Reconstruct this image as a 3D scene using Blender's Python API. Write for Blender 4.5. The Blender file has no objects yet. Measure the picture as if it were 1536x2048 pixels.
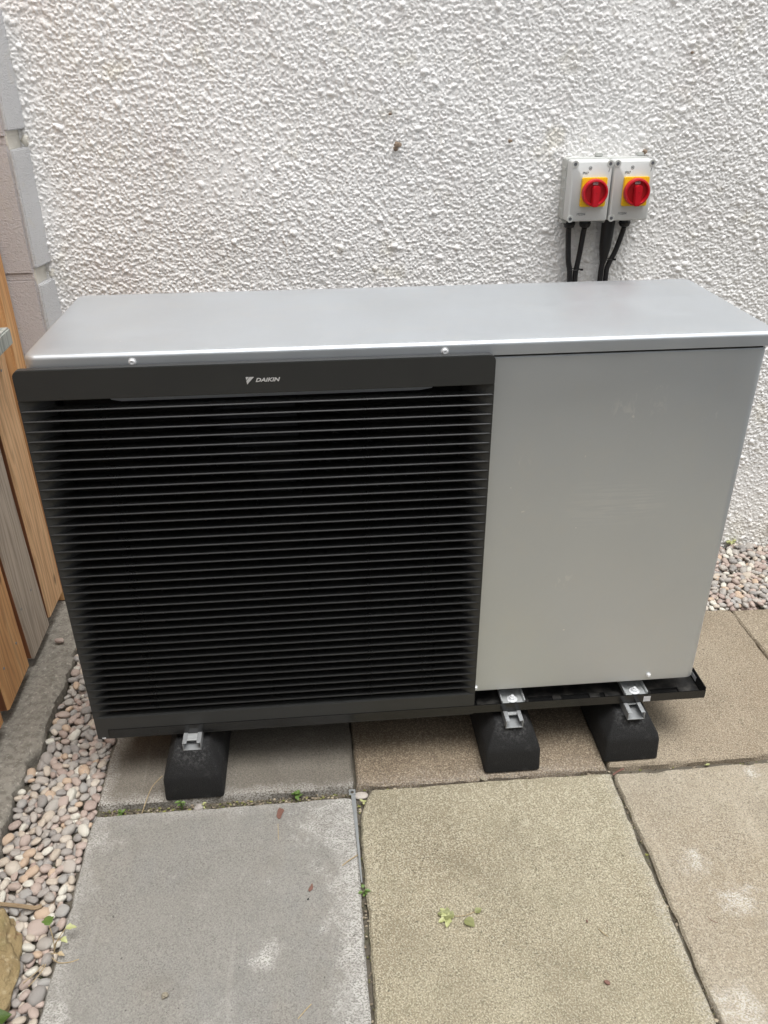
import bpy, bmesh, math, random
import numpy as np
from mathutils import Vector, Matrix
R = math.radians
random.seed(7); rng = np.random.default_rng(7)
sc = bpy.context.scene; col = sc.collection

# ------------------------------------------------------------------ camera, sky, sun, exposure
cam = bpy.data.objects.new('camera', bpy.data.cameras.new('camera')); col.objects.link(cam)
cam.data.sensor_fit = 'VERTICAL'; cam.data.sensor_height = 36; cam.data.lens = 1635.4/2048*36
cam.data.clip_start = .02; cam.data.clip_end = 500
def view_rot(yaw, pitch, roll):
    cy, sy, cp, sp = math.cos(yaw), math.sin(yaw), math.cos(pitch), math.sin(pitch)
    f = np.array([sy*cp, cy*cp, -sp]); r = np.array([cy, -sy, 0]); d = np.cross(f, r)
    cr, sr = math.cos(roll), math.sin(roll)
    return cr*r+sr*d, -sr*r+cr*d, f
rr, dd, ff = view_rot(.0856, .5092, .0067)
CAM = np.array([.5071, -1.4415, 1.303])
m4 = Matrix.Identity(4)
for i in range(3):
    m4[i][0] = rr[i]; m4[i][1] = -dd[i]; m4[i][2] = -ff[i]; m4[i][3] = CAM[i]
cam.matrix_world = m4; sc.camera = cam

SUN_EL, SUN_AZ = 77, 150          # azimuth clockwise from +y: behind the viewer, to the right
w = bpy.data.worlds.new('World'); sc.world = w; w.use_nodes = True
nt = w.node_tree; nt.nodes.clear()
sky = nt.nodes.new('ShaderNodeTexSky'); sky.sky_type = 'NISHITA'; sky.sun_disc = False
sky.sun_elevation = R(SUN_EL); sky.sun_rotation = R(SUN_AZ)
sky.air_density = 1.0; sky.dust_density = 4.0; sky.ozone_density = 1.0
hs = nt.nodes.new('ShaderNodeHueSaturation'); hs.inputs['Saturation'].default_value = .05
bg = nt.nodes.new('ShaderNodeBackground'); bg.inputs['Strength'].default_value = .13
wo = nt.nodes.new('ShaderNodeOutputWorld')
nt.links.new(sky.outputs[0], hs.inputs['Color']); nt.links.new(hs.outputs[0], bg.inputs['Color']); nt.links.new(bg.outputs[0], wo.inputs['Surface'])
sd = bpy.data.lights.new('sun', 'SUN'); sd.energy = 1.5; sd.angle = R(34); sd.color = (1, .985, .96)
sun = bpy.data.objects.new('sun', sd); col.objects.link(sun)
sv = Vector((math.sin(R(SUN_AZ))*math.cos(R(SUN_EL)), math.cos(R(SUN_AZ))*math.cos(R(SUN_EL)), math.sin(R(SUN_EL))))
sun.rotation_euler = sv.to_track_quat('Z', 'Y').to_euler(); sun.location = sv*6
vs = sc.view_settings; vs.view_transform = 'Standard'; vs.look = 'None'; vs.gamma = 1; vs.use_curve_mapping = False
vs.exposure = .77

ZG = -.185        # top of the paving; z = 0 is the foot of the steel casing, y = 0 its front
YW = .88          # face of the roughcast wall

# ------------------------------------------------------------------ material kit
class Mat:
    def __init__(s, name, rough=.6, metal=0, spec=.5, org=None):
        s.m = bpy.data.materials.new(name); s.m.use_nodes = True; s.t = s.m.node_tree
        s.b = s.t.nodes['Principled BSDF']; s.b.inputs['Roughness'].default_value = rough
        s.b.inputs['Metallic'].default_value = metal; s.b.inputs['Specular IOR Level'].default_value = spec
        s.co = s.n('ShaderNodeTexCoord').outputs['Object']
        if org:              # read the pattern in the yard's own metres, not from the part's origin
            v = s.n('ShaderNodeVectorMath', operation='ADD'); s.t.links.new(s.co, v.inputs[0]); v.inputs[1].default_value = org; s.co = v.outputs[0]
    def n(s, t, **k):
        x = s.t.nodes.new(t)
        for a, v in k.items(): setattr(x, a, v)
        return x
    def put(s, sock, v):
        if hasattr(v, 'is_output'): s.t.links.new(v, sock)
        elif isinstance(v, (tuple, list)) and len(v) == 3 and sock.type == 'RGBA': sock.default_value = (*v, 1)
        else: sock.default_value = v
    def map(s, scale=(1, 1, 1), rot=(0, 0, 0), vec=None):
        x = s.n('ShaderNodeMapping'); s.put(x.inputs['Vector'], vec or s.co)
        x.inputs['Scale'].default_value = scale; x.inputs['Rotation'].default_value = rot
        return x.outputs[0]
    def noise(s, scale, detail=3, rough=.55, vec=None, dist=0):
        x = s.n('ShaderNodeTexNoise'); s.put(x.inputs['Vector'], vec or s.co)
        x.inputs['Scale'].default_value = scale; x.inputs['Detail'].default_value = detail
        x.inputs['Roughness'].default_value = rough; x.inputs['Distortion'].default_value = dist
        return x.outputs['Fac']
    def voro(s, scale, rand=1, vec=None, out='Distance', feature='F1'):
        x = s.n('ShaderNodeTexVoronoi', feature=feature); s.put(x.inputs['Vector'], vec or s.co)
        x.inputs['Scale'].default_value = scale; x.inputs['Randomness'].default_value = rand
        return x.outputs[out]
    def ramp(s, fac, stops, interp='LINEAR'):
        x = s.n('ShaderNodeValToRGB'); s.put(x.inputs[0], fac); cr = x.color_ramp; cr.interpolation = interp
        while len(cr.elements) < len(stops): cr.elements.new(.5)
        for e, (p, c) in zip(cr.elements, stops):
            e.position = p; e.color = (c, c, c, 1) if isinstance(c, (int, float)) else (*c, 1)
        return x.outputs[0]
    def mix(s, fac, a, b, blend='MIX'):
        x = s.n('ShaderNodeMix', data_type='RGBA', blend_type=blend); s.put(x.inputs[0], fac)
        s.put(x.inputs[6], a); s.put(x.inputs[7], b)
        return x.outputs[2]
    def math(s, op, a, b=0, clamp=False):
        x = s.n('ShaderNodeMath', operation=op, use_clamp=clamp); s.put(x.inputs[0], a); s.put(x.inputs[1], b)
        return x.outputs[0]
    def sep(s, vec=None):
        x = s.n('ShaderNodeSeparateXYZ'); s.put(x.inputs[0], vec or s.co); return x.outputs
    def near(s, p, r):            # 1 at point p fading to 0 at distance r: where a stain sits on the thing
        x = s.n('ShaderNodeVectorMath', operation='DISTANCE'); s.put(x.inputs[0], s.co); x.inputs[1].default_value = p
        y = s.n('ShaderNodeMapRange'); s.put(y.inputs[0], x.outputs['Value']); y.inputs[1].default_value = 0; y.inputs[2].default_value = r
        y.inputs[3].default_value = 1; y.inputs[4].default_value = 0
        return y.outputs[0]
    def grad(s, v, a, b):
        y = s.n('ShaderNodeMapRange'); s.put(y.inputs[0], v); y.inputs[1].default_value = a; y.inputs[2].default_value = b
        return y.outputs[0]
    def bump(s, h, dist=.001, strength=1, prev=None):
        x = s.n('ShaderNodeBump'); s.put(x.inputs['Height'], h); x.inputs['Distance'].default_value = dist
        x.inputs['Strength'].default_value = strength
        if prev is not None: s.put(x.inputs['Normal'], prev)
        s.put(s.b.inputs['Normal'], x.outputs[0]); return x.outputs[0]
    def color(s, c): s.put(s.b.inputs['Base Color'], c); return s
    def rough(s, c): s.put(s.b.inputs['Roughness'], c); return s

def plain(name, c, rough=.5, metal=0, var=.12, scale=40, bump=0, bscale=600):
    M = Mat(name, rough, metal)
    n = M.noise(scale, 4)
    M.color(M.mix(n, tuple(x*(1-var) for x in c), tuple(min(1, x*(1+var)) for x in c)))
    M.rough(M.grad(M.noise(scale*.6, 3), -1.2, 2.2) if False else M.ramp(n, [(.2, max(0, rough-.06)), (.8, min(1, rough+.06))]))
    if bump: M.bump(M.noise(bscale, 3), bump)
    return M.m

# ------------------------------------------------------------------ mesh kit
def box(bm, x0, x1, y0, y1, z0, z1):
    v = [bm.verts.new(p) for p in ((x0,y0,z0),(x1,y0,z0),(x1,y1,z0),(x0,y1,z0),(x0,y0,z1),(x1,y0,z1),(x1,y1,z1),(x0,y1,z1))]
    return [bm.faces.new([v[i] for i in f]) for f in ((3,2,1,0),(4,5,6,7),(0,1,5,4),(1,2,6,5),(2,3,7,6),(3,0,4,7))]
def prism(bm, pts, axis, a, b):
    """extrude a polygon given in the two axes other than `axis` from a to b"""
    def P(p, t):
        return {0: (t, p[0], p[1]), 1: (p[0], t, p[1]), 2: (p[0], p[1], t)}[axis]
    A = [bm.verts.new(P(p, a)) for p in pts]; B = [bm.verts.new(P(p, b)) for p in pts]; n = len(pts)
    bm.faces.new(A[::-1]); bm.faces.new(B)
    for i in range(n): bm.faces.new((A[i], A[(i+1) % n], B[(i+1) % n], B[i]))
def loft(bm, rings, cap=True):
    V = [[bm.verts.new(p) for p in r] for r in rings]; n = len(rings[0])
    for a, b in zip(V, V[1:]):
        for i in range(n): bm.faces.new((a[i], a[(i+1) % n], b[(i+1) % n], b[i]))
    if cap: bm.faces.new(V[0][::-1]); bm.faces.new(V[-1])
def tube(bm, pts, r, n=8):
    pts = [Vector(p) for p in pts]; rs = r if isinstance(r, (list, tuple)) else [r]*len(pts); rings = []
    up = Vector((.13, .9, .3)).normalized()
    for i, p in enumerate(pts):
        t = (pts[min(i+1, len(pts)-1)]-pts[max(i-1, 0)]).normalized()
        a = t.cross(up); a = a.normalized() if a.length > 1e-4 else t.orthogonal().normalized(); b = t.cross(a)
        rings.append([p+(a*math.cos(k*2*math.pi/n)+b*math.sin(k*2*math.pi/n))*rs[i] for k in range(n)])
    loft(bm, rings)
def cyl(bm, c, axis, r, h, n=20, r2=None):
    """cylinder from c along +axis vector"""
    ax = Vector(axis).normalized(); a = ax.orthogonal().normalized(); b = ax.cross(a); c = Vector(c); r2 = r if r2 is None else r2
    loft(bm, [[c+ax*t+(a*math.cos(k*2*math.pi/n)+b*math.sin(k*2*math.pi/n))*q for k in range(n)] for t, q in ((0, r), (h, r2))])
def lathe_y(bm, prof, cx, cz, n=32):
    """profile [(radius, y)] turned about the y axis through (cx, cz); ends closed"""
    loft(bm, [[(cx+r*math.sin(k*2*math.pi/n), y, cz+r*math.cos(k*2*math.pi/n)) for k in range(n)] for r, y in prof])
def rrect(x0, x1, y0, y1, r, n=5, which=(1,1,1,1)):
    pts = []
    for k, (cx, cy, a0) in enumerate(((x0+r,y0+r,180),(x1-r,y0+r,270),(x1-r,y1-r,0),(x0+r,y1-r,90))):
        if which[k]:
            for i in range(n+1):
                a = R(a0+90*i/n); pts.append((cx+r*math.cos(a), cy+r*math.sin(a)))
        else: pts.append(((x0,y0),(x1,y0),(x1,y1),(x0,y1))[k])
    return pts
def tag(o, label=None, cat=None, group=None, kind=None):
    for k, v in (('label', label), ('category', cat), ('group', group), ('kind', kind)):
        if v: o[k] = v
    return o
def thing(name, label, cat, loc=(0,0,0), group=None, kind=None):
    o = bpy.data.objects.new(name, None); o.empty_display_size = .05; col.objects.link(o); o.location = loc
    return tag(o, label, cat, group, kind)
def wloc(o):
    v = Vector((0,0,0))
    while o is not None: v += o.location; o = o.parent
    return v
def mk(name, bm, mat, parent=None, bevel=0, seg=2, smooth=True, local=False, angle=35):
    bmesh.ops.recalc_face_normals(bm, faces=bm.faces[:])
    if bevel:
        es = [e for e in bm.edges if len(e.link_faces) == 2 and e.calc_face_angle(0) > R(angle)]
        bmesh.ops.bevel(bm, geom=es, offset=bevel, segments=seg, affect='EDGES', clamp_overlap=True)
    if parent is not None and not local: bmesh.ops.translate(bm, verts=bm.verts[:], vec=-wloc(parent))
    me = bpy.data.meshes.new(name); bm.to_mesh(me); bm.free()
    o = bpy.data.objects.new(name, me); col.objects.link(o); me.materials.append(mat)
    if smooth: shade(me)
    if parent is not None: o.parent = parent
    return o
def shade(me, ang=40):
    me.polygons.foreach_set('use_smooth', [True]*len(me.polygons))
    try: me.set_sharp_from_angle(angle=R(ang))
    except Exception: pass
def raw(name, V, F, mat, parent=None, smooth=True):
    """mesh from numpy arrays: V (n,3), F (m,3 or 4)"""
    me = bpy.data.meshes.new(name); k = F.shape[1]
    me.vertices.add(len(V)); me.vertices.foreach_set('co', np.ascontiguousarray(V, 'f').ravel())
    me.loops.add(F.size); me.loops.foreach_set('vertex_index', np.ascontiguousarray(F, 'i').ravel())
    me.polygons.add(len(F)); me.polygons.foreach_set('loop_start', np.arange(0, F.size, k, dtype='i'))
    me.polygons.foreach_set('use_smooth', np.full(len(F), smooth))
    me.update(calc_edges=True)
    o = bpy.data.objects.new(name, me); col.objects.link(o); me.materials.append(mat)
    if parent is not None: o.parent = parent
    return o
def dup(o, parent=None):
    c = o.copy(); col.objects.link(c)
    if parent is not None: c.parent = parent
    for ch in [x for x in bpy.data.objects if x.parent == o]: dup(ch, c)
    return c
def text(name, s, size, loc, mat, parent, shear=0, sx=1, bold=0, depth=.0002):
    """flat lettering standing on a face that looks towards -y"""
    cu = bpy.data.curves.new(name, 'FONT'); cu.body = s; cu.size = size; cu.shear = shear; cu.offset = bold; cu.extrude = depth
    cu.align_x = 'CENTER'; cu.align_y = 'CENTER'; cu.resolution_u = 3
    t = bpy.data.objects.new(name+'_source', cu); col.objects.link(t); bpy.context.view_layer.update()
    me = bpy.data.meshes.new_from_object(t.evaluated_get(bpy.context.evaluated_depsgraph_get()))
    bpy.data.objects.remove(t)
    p = Vector(loc)-wloc(parent)
    for v in me.vertices: v.co = Vector((v.co.x*sx, -v.co.z, v.co.y))+p
    me.materials.clear(); me.materials.append(mat); me.name = name
    o = bpy.data.objects.new(name, me); col.objects.link(o); o.parent = parent
    return o

# ------------------------------------------------------------------ materials
def mat_roughcast():
    M = Mat('white_roughcast_paint', .9, 0, .25)
    x, y, z = M.sep()
    big = M.noise(2.2, 4); spots = M.noise(9, 3, .6)
    c = M.mix(M.ramp(big, [(.42, 0), (.7, 1)]), (.885, .88, .87), (.85, .84, .825))
    c = M.mix(M.ramp(spots, [(.58, 0), (.75, .5)]), c, (.74, .70, .58))
    c = M.mix(M.ramp(M.noise(4.3, 4, .65), [(.55, 0), (.78, .55)]), c, (.73, .67, .66))
    c = M.mix(M.ramp(M.noise(5.7, 5, .7, M.map((1, 1, .45))), [(.58, 0), (.8, .6)]), c, (.66, .665, .62))
    low = M.math('MULTIPLY', M.grad(z, .35, -.25), M.ramp(M.noise(6, 4), [(.3, .1), (.65, 1)]))
    c = M.mix(M.math('MULTIPLY', low, .95), c, (.62, .55, .39))
    c = M.mix(M.math('MULTIPLY', M.ramp(M.noise(160, 2), [(.60, 0), (.74, 1)]), .25), c, (.52, .50, .46))
    M.color(c); M.bump(M.noise(420, 3), .0012)
    return M.m
def mat_pier(name, k, t):
    M = Mat(name, .8)
    n = M.noise(7, 4)
    c = M.mix(n, tuple(x*k*.93 for x in t), tuple(x*k*1.07 for x in t))
    c = M.mix(M.ramp(M.noise(16, 3), [(.6, 0), (.8, .5)]), c, (.56*k/.55, .525*k/.55, .45*k/.55))
    M.color(c)
    M.bump(M.noise(170, 4, .75, M.map((1, 1, 1.5))), .007); return M.m
def mat_mortar():
    M = Mat('cream_mortar', .9); M.color(M.mix(M.noise(50, 4), (.60, .57, .50), (.74, .72, .66))); M.bump(M.noise(300, 3), .002); return M.m
def mat_silver():
    M = Mat('silver_metallic_paint', .34, .74, .5, (.69, .2, 0))
    c = M.mix(M.noise(900, 1), (.57, .605, .64), (.615, .65, .685))
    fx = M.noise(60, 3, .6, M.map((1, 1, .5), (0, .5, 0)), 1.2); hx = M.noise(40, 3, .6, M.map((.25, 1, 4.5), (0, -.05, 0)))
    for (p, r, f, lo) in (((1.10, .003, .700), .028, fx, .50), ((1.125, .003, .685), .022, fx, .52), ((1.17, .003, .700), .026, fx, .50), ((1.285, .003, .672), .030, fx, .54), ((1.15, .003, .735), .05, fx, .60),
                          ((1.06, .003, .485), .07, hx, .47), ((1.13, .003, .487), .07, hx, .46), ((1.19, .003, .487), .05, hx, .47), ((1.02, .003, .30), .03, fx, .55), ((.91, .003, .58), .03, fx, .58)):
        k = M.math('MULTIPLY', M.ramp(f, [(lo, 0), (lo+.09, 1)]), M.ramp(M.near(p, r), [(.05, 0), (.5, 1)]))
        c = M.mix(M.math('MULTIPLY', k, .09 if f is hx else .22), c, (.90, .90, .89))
    c = M.mix(M.ramp(M.noise(70, 1), [(.80, 0), (.83, .6)]), c, (.9, .9, .89))
    c = M.mix(M.math('MULTIPLY', M.ramp(M.noise(5, 4), [(.45, 0), (.8, 1)]), .2), c, (.55, .56, .56))
    c = M.mix(M.math('MULTIPLY', M.ramp(M.noise(9, 6, .8), [(.50, 0), (.72, 1)]), .22), c, (.66, .65, .62))
    M.color(c)
    M.rough(M.ramp(M.noise(6, 5, .7), [(.3, .30), (.7, .43)]))
    return M.m
def mat_grille():
    M = Mat('charcoal_plastic', .42)
    M.color(M.mix(M.noise(20, 4), (.026, .027, .027), (.034, .035, .034))); M.bump(M.noise(1500, 2), .0002); return M.m
def mat_wood(name, a, b, c, sy=1, knots=True):
    M = Mat(name, .72)
    v = M.map((14, 14*sy, .9)); base = M.noise(2.2, 5, .6, v, 1.2)
    ring = M.n('ShaderNodeTexWave', wave_type='BANDS', bands_direction='Y'); M.put(ring.inputs[0], M.map((1, 1, .10)))
    ring.inputs['Scale'].default_value = 17; ring.inputs['Distortion'].default_value = 14; ring.inputs['Detail'].default_value = 3; ring.inputs['Detail Scale'].default_value = 1.4
    k = M.ramp(base, [(.25, a), (.5, b), (.75, c)])
    k = M.mix(M.math('MULTIPLY', M.ramp(ring.outputs['Fac'], [(.5, 0), (.95, 1)]), .42), k, tuple(x*.62 for x in a))
    if knots:
        kd = M.voro(5, 1, M.map((1.2, 1.6, .8)))
        k = M.mix(M.ramp(kd, [(.04, .9), (.10, 0)]), k, tuple(x*.38 for x in a))
    M.color(k); f = M.noise(30, 4, .6, M.map((9, 9, .35))); M.bump(f, .0012); return M.m
def mat_slab(name, a, b, speck, dots=0, dotc=(.4, .37, .28), warm=None, white=(), edge=None, moss=0, cool=None):
    M = Mat(name, .88, 0, .4, (.55, -.1, ZG))
    v = M.map(); fl = M.map()
    c = M.mix(M.ramp(M.noise(4.5, 6, .65, v), [(.3, 0), (.7, 1)]), a, b)
    if warm: c = M.mix(M.ramp(M.noise(3.2, 5, .65, v), [(.45, 0), (.75, .8)]), c, warm)
    if cool: c = M.mix(M.ramp(M.noise(6.5, 5, .65, M.map((1, .6, .2), (0, 0, .7))), [(.5, 0), (.75, .8)]), c, cool)
    fine = M.noise(330, 2, .6, fl); mid = M.noise(300, 2, .6, M.map((1, 1, 1), (0, 0, 1)))
    lowm = M.ramp(M.noise(7, 5, .7, v), [(.3, .45), (.65, 1)])
    c = M.mix(M.math('MULTIPLY', M.ramp(fine, [(.40, 1), (.50, 0)]), M.math('MULTIPLY', lowm, .30+.75*speck)), c, tuple(x*.36 for x in a))
    c = M.mix(M.math('MULTIPLY', M.ramp(mid, [(.51, 0), (.61, 1)]), speck), c, dotc)
    h = M.math('ADD', fine, mid)
    if dots:
        vd = M.voro(140, .45, fl); msk = M.ramp(M.noise(3.5, 4, .7, v), [(.42, 0), (.62, 1)])
        d = M.math('MULTIPLY', M.math('MULTIPLY', M.ramp(vd, [(.16, 1), (.34, 0)]), msk), M.ramp(M.noise(60, 3), [(.35, .2), (.6, 1)]))
        c = M.mix(M.math('MULTIPLY', d, dots), c, dotc); h = M.math('ADD', h, M.math('MULTIPLY', d, .5))
    brk = M.noise(24, 6, .8, fl); lat = M.ramp(M.noise(250, 2, .6, M.map((1, 1.4, 1), (0, 0, .785))), [(.43, 0), (.53, 1)])
    for (p, r, k_) in white:
        k = M.ramp(M.math('ADD', M.math('MULTIPLY', M.near(p, r), .38), M.math('SUBTRACT', brk, .62)), [(.06, 0), (.26, 1)])
        c = M.mix(M.math('MULTIPLY', M.math('MULTIPLY', k, lat), k_*.65), c, (.60, .585, .55))
    for ax, e0, e1, k_ in edge or ():
        x, y, z = M.sep(); e = M.grad(x if ax == 'x' else y, e0, e1)
        k = M.ramp(M.math('ADD', M.math('MULTIPLY', e, .50), M.math('SUBTRACT', brk, .57)), [(.06, 0), (.34, 1)])
        c = M.mix(M.math('MULTIPLY', M.math('MULTIPLY', k, lat), k_*.55), c, (.58, .565, .53))
    if moss: c = M.mix(M.math('MULTIPLY', M.ramp(M.noise(11, 5, .7, v), [(.54, 0), (.78, 1)]), moss), c, (.15, .145, .085))
    c = M.mix(M.ramp(M.noise(95, 2, .5, fl), [(.74, 0), (.765, .8)]), c, tuple(x*.3 for x in a))       # loose dark grains
    c = M.mix(M.math('MULTIPLY', M.ramp(M.noise(13, 5, .75, v), [(.56, 0), (.74, 1)]), .35), c, tuple(x*.62 for x in a))
    c = M.mix(M.math('MULTIPLY', M.ramp(M.noise(2.6, 6, .72, v), [(.50, 0), (.62, 1)]), .32), c, tuple(x*.66 for x in a))
    c = M.mix(M.math('MULTIPLY', M.ramp(M.noise(19, 5, .8, M.map((1, 1, 1), (0, 0, 2))), [(.60, 0), (.70, 1)]), .30), c, dotc)
    scr = M.noise(5, 2, .5, M.map((9, .5, .1), (0, 0, .6)))
    c = M.mix(M.math('MULTIPLY', M.ramp(scr, [(.66, 0), (.70, 1)]), .16), c, dotc)
    x, y, z = M.sep()
    M.color(c); M.bump(h, .0018, .8); return M.m
def mat_pebble():
    M = Mat('river_pebble', .62)
    g = M.n('ShaderNodeNewGeometry'); oi = M.n('ShaderNodeObjectInfo')
    r = M.math('FRACT', M.math('ADD', M.math('MULTIPLY', g.outputs['Random Per Island'], 1.0), M.math('MULTIPLY', oi.outputs['Random'], 7.31)))
    P = [(0, (0.338, 0.314, 0.286)), (.1, (0.227, 0.215, 0.205)), (.2, (0.396, 0.302, 0.256)), (.3, (0.477, 0.408, 0.326)), (.4, (0.282, 0.260, 0.242)), (.48, (0.408, 0.317, 0.276)),
         (.56, (0.351, 0.330, 0.301)), (.64, (0.559, 0.496, 0.414)), (.7, (0.329, 0.241, 0.207)), (.78, (0.393, 0.354, 0.314)), (.85, (0.498, 0.356, 0.241)), (.9, (0.615, 0.597, 0.519)), (.96, (0.297, 0.293, 0.282))]
    c = M.ramp(r, P, 'CONSTANT')
    c = M.mix(M.ramp(M.noise(130, 4, .65), [(.35, 0), (.75, .55)]), c, (.52, .47, .42))
    c = M.mix(M.ramp(M.noise(420, 2, .6), [(.56, 0), (.7, .5)]), c, (.14, .12, .11))
    M.color(c); M.bump(M.noise(500, 3), .0006); return M.m
def mat_concrete():
    M = Mat('old_concrete', .92)
    c = M.mix(M.noise(7, 5, .65), (.20, .184, .155), (.30, .28, .24))
    c = M.mix(M.ramp(M.noise(55, 4, .7), [(.4, .7), (.55, 0)]), c, (.13, .115, .095))
    c = M.mix(M.ramp(M.noise(120, 3, .6), [(.56, 0), (.72, .8)]), c, (.42, .39, .34))
    M.color(c); M.bump(M.noise(140, 5, .7), .004); return M.m
def mat_soil():
    M = Mat('dark_soil', .95)
    c = M.mix(M.noise(60, 5, .7), (.06, .052, .038), (.19, .165, .13)); c = M.mix(M.ramp(M.noise(16, 3), [(.52, 0), (.68, .6)]), c, (.075, .085, .03))
    M.color(c); M.bump(M.noise(260, 4, .7), .005); return M.m
def mat_leaf(name, a, b):
    M = Mat(name, .5); M.color(M.mix(M.noise(90, 3), a, b)); M.b.inputs['Subsurface Weight'].default_value = .0; M.bump(M.noise(300, 2), .0008); return M.m
def mat_rubber():
    M = Mat('recycled_black_rubber', .8)
    c = M.mix(M.ramp(M.noise(420, 3, .7), [(.4, 0), (.66, 1)]), (.003, .003, .0033), (.011, .011, .0115))
    c = M.mix(M.math('MULTIPLY', M.ramp(M.noise(30, 5, .75), [(.58, 0), (.75, 1)]), .5), c, (.07, .07, .07))
    k = M.math('MULTIPLY', M.ramp(M.near((.003, -.21, .115), .055), [(.1, 0), (.7, 1)]), M.ramp(M.noise(120, 4, .75), [(.46, 0), (.62, 1)]))
    c = M.mix(M.math('MULTIPLY', k, .4), c, (.12, .12, .12))
    M.color(c); M.bump(M.noise(430, 3, .7), .0022); return M.m
def mat_galv():
    M = Mat('galvanised_steel', .45, .65)
    c = M.mix(M.voro(90, 1, None, 'Color'), (.60, .63, .64), (.72, .75, .76)); M.color(M.mix(M.noise(40, 4), c, (.50, .50, .48))); return M.m
def mat_tray():
    M = Mat('black_painted_tray', .35)
    c = M.mix(M.ramp(M.noise(26, 5, .7), [(.45, 0), (.72, 1)]), (.010, .010, .010), (.075, .07, .062))
    M.color(c); M.rough(M.ramp(M.noise(20, 4), [(.3, .25), (.7, .6)])); return M.m
def mat_rock():
    M = Mat('conglomerate_rock', .85)
    c = M.mix(M.noise(20, 5, .7), (.22, .15, .065), (.38, .30, .16))
    c = M.mix(M.ramp(M.voro(75, 1), [(.15, .8), (.4, 0)]), c, (.45, .36, .22)); c = M.mix(M.ramp(M.noise(55, 3), [(.6, 0), (.75, .7)]), c, (.28, .12, .07))
    c = M.mix(M.ramp(M.noise(9, 3), [(.55, 0), (.7, .7)]), c, (.17, .17, .05))
    M.color(c); M.bump(M.noise(90, 5, .7), .008); return M.m

ROUGH = mat_roughcast(); PIER = mat_pier('lilac_masonry_paint', .69, (1, .945, .945)); PIERR = mat_pier('grey_pier_return', .70, (1, 1, 1.015)); MORTAR = mat_mortar(); SILVER = mat_silver(); GRILLE = mat_grille()
SLATM = plain('black_slat_plastic', (.0135, .0138, .0138), .30, 0, .1, 30); SLATM.node_tree.nodes['Principled BSDF'].inputs['Specular IOR Level'].default_value = 1
BLACK = plain('matt_black_inside', (.006, .006, .0065), .6, 0, .2)
FINM = plain('dark_coil_fins', (.05, .055, .07), .35, .4, .3, 60)
TRAYP = plain('black_tray_paint', (.011, .011, .011), .22, 0, .15, 20); RUBBER = mat_rubber(); GALV = mat_galv(); GALVD = plain('dull_channel_steel', (.34, .35, .355), .5, .5, .18, 70); TRAY = mat_tray()
ZINC = plain('zinc_screw', (.82, .83, .84), .32, .35, .06)
PLAST = plain('light_grey_enclosure', (.60, .61, .60), .42, 0, .03, 12, .0002, 900)
PLASTD = plain('grey_enclosure_side', (.50, .51, .49), .5, 0, .06, 12, .0003, 700)
YEL = plain('yellow_plastic', (.90, .56, .012), .4, 0, .04)
RED = plain('red_plastic', (.50, .008, .018), .32, 0, .06)
REDD = plain('deep_red_plastic', (.40, .008, .012), .35, 0, .06)
INK = plain('dark_print', (.10, .105, .115), .6, 0, .05)
WHITEP = plain('silver_print', (.62, .62, .62), .4, .2, .05)
STICK = plain('paper_sticker', (.62, .62, .63), .6, 0, .25, 180)
CABLE = plain('black_cable', (.012, .012, .014), .42, 0, .2)
STEEL = plain('dull_grey_strip', (.27, .28, .28), .5, .35, .2, 60)
W_TAN = mat_wood('tan_larch', (0.515, 0.302, 0.148), (0.708, 0.444, 0.238), (0.798, 0.554, 0.322))
W_ORG = mat_wood('orange_larch', (0.531, 0.253, 0.095), (0.683, 0.380, 0.164), (0.759, 0.481, 0.240))
W_GREY = mat_wood('weathered_board', (0.324, 0.263, 0.209), (0.459, 0.392, 0.317), (0.567, 0.486, 0.405))
W_RED = mat_wood('dark_stained_larch', (.17, .065, .03), (.25, .10, .045), (.32, .14, .065), 1, False)
W_RAIL = mat_wood('grey_weathered_rail', (0.250, 0.269, 0.244), (0.350, 0.369, 0.338), (0.450, 0.463, 0.431), 1, False)
PEB = mat_pebble(); CONC = mat_concrete(); SOIL = mat_soil(); ROCK = mat_rock()
GREEN = mat_leaf('fresh_green_leaf', (.06, .12, .022), (.13, .20, .045)); PALE = mat_leaf('pale_green_leaf', (.31, .34, .13), (.44, .44, .22))
DRY = mat_leaf('dry_stalk', (.30, .22, .12), (.45, .36, .22)); BROWN = mat_leaf('brown_bark_flake', (.12, .055, .04), (.20, .10, .075))
CHIP = plain('exposed_brown_grit', (.22, .165, .12), .9, 0, .4, 120)

# ------------------------------------------------------------------ ground sheet and gravel bed
bm = bmesh.new(); box(bm, -60, 60, -60, 60, -.40, -.30)
GM = Mat('earth', .95); GM.color(GM.mix(GM.noise(1.2, 5), (.070, .069, .064), (.11, .108, .10)))
tag(mk('ground', bm, GM.m), 'earth under the paving and gravel', kind='structure')

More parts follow.
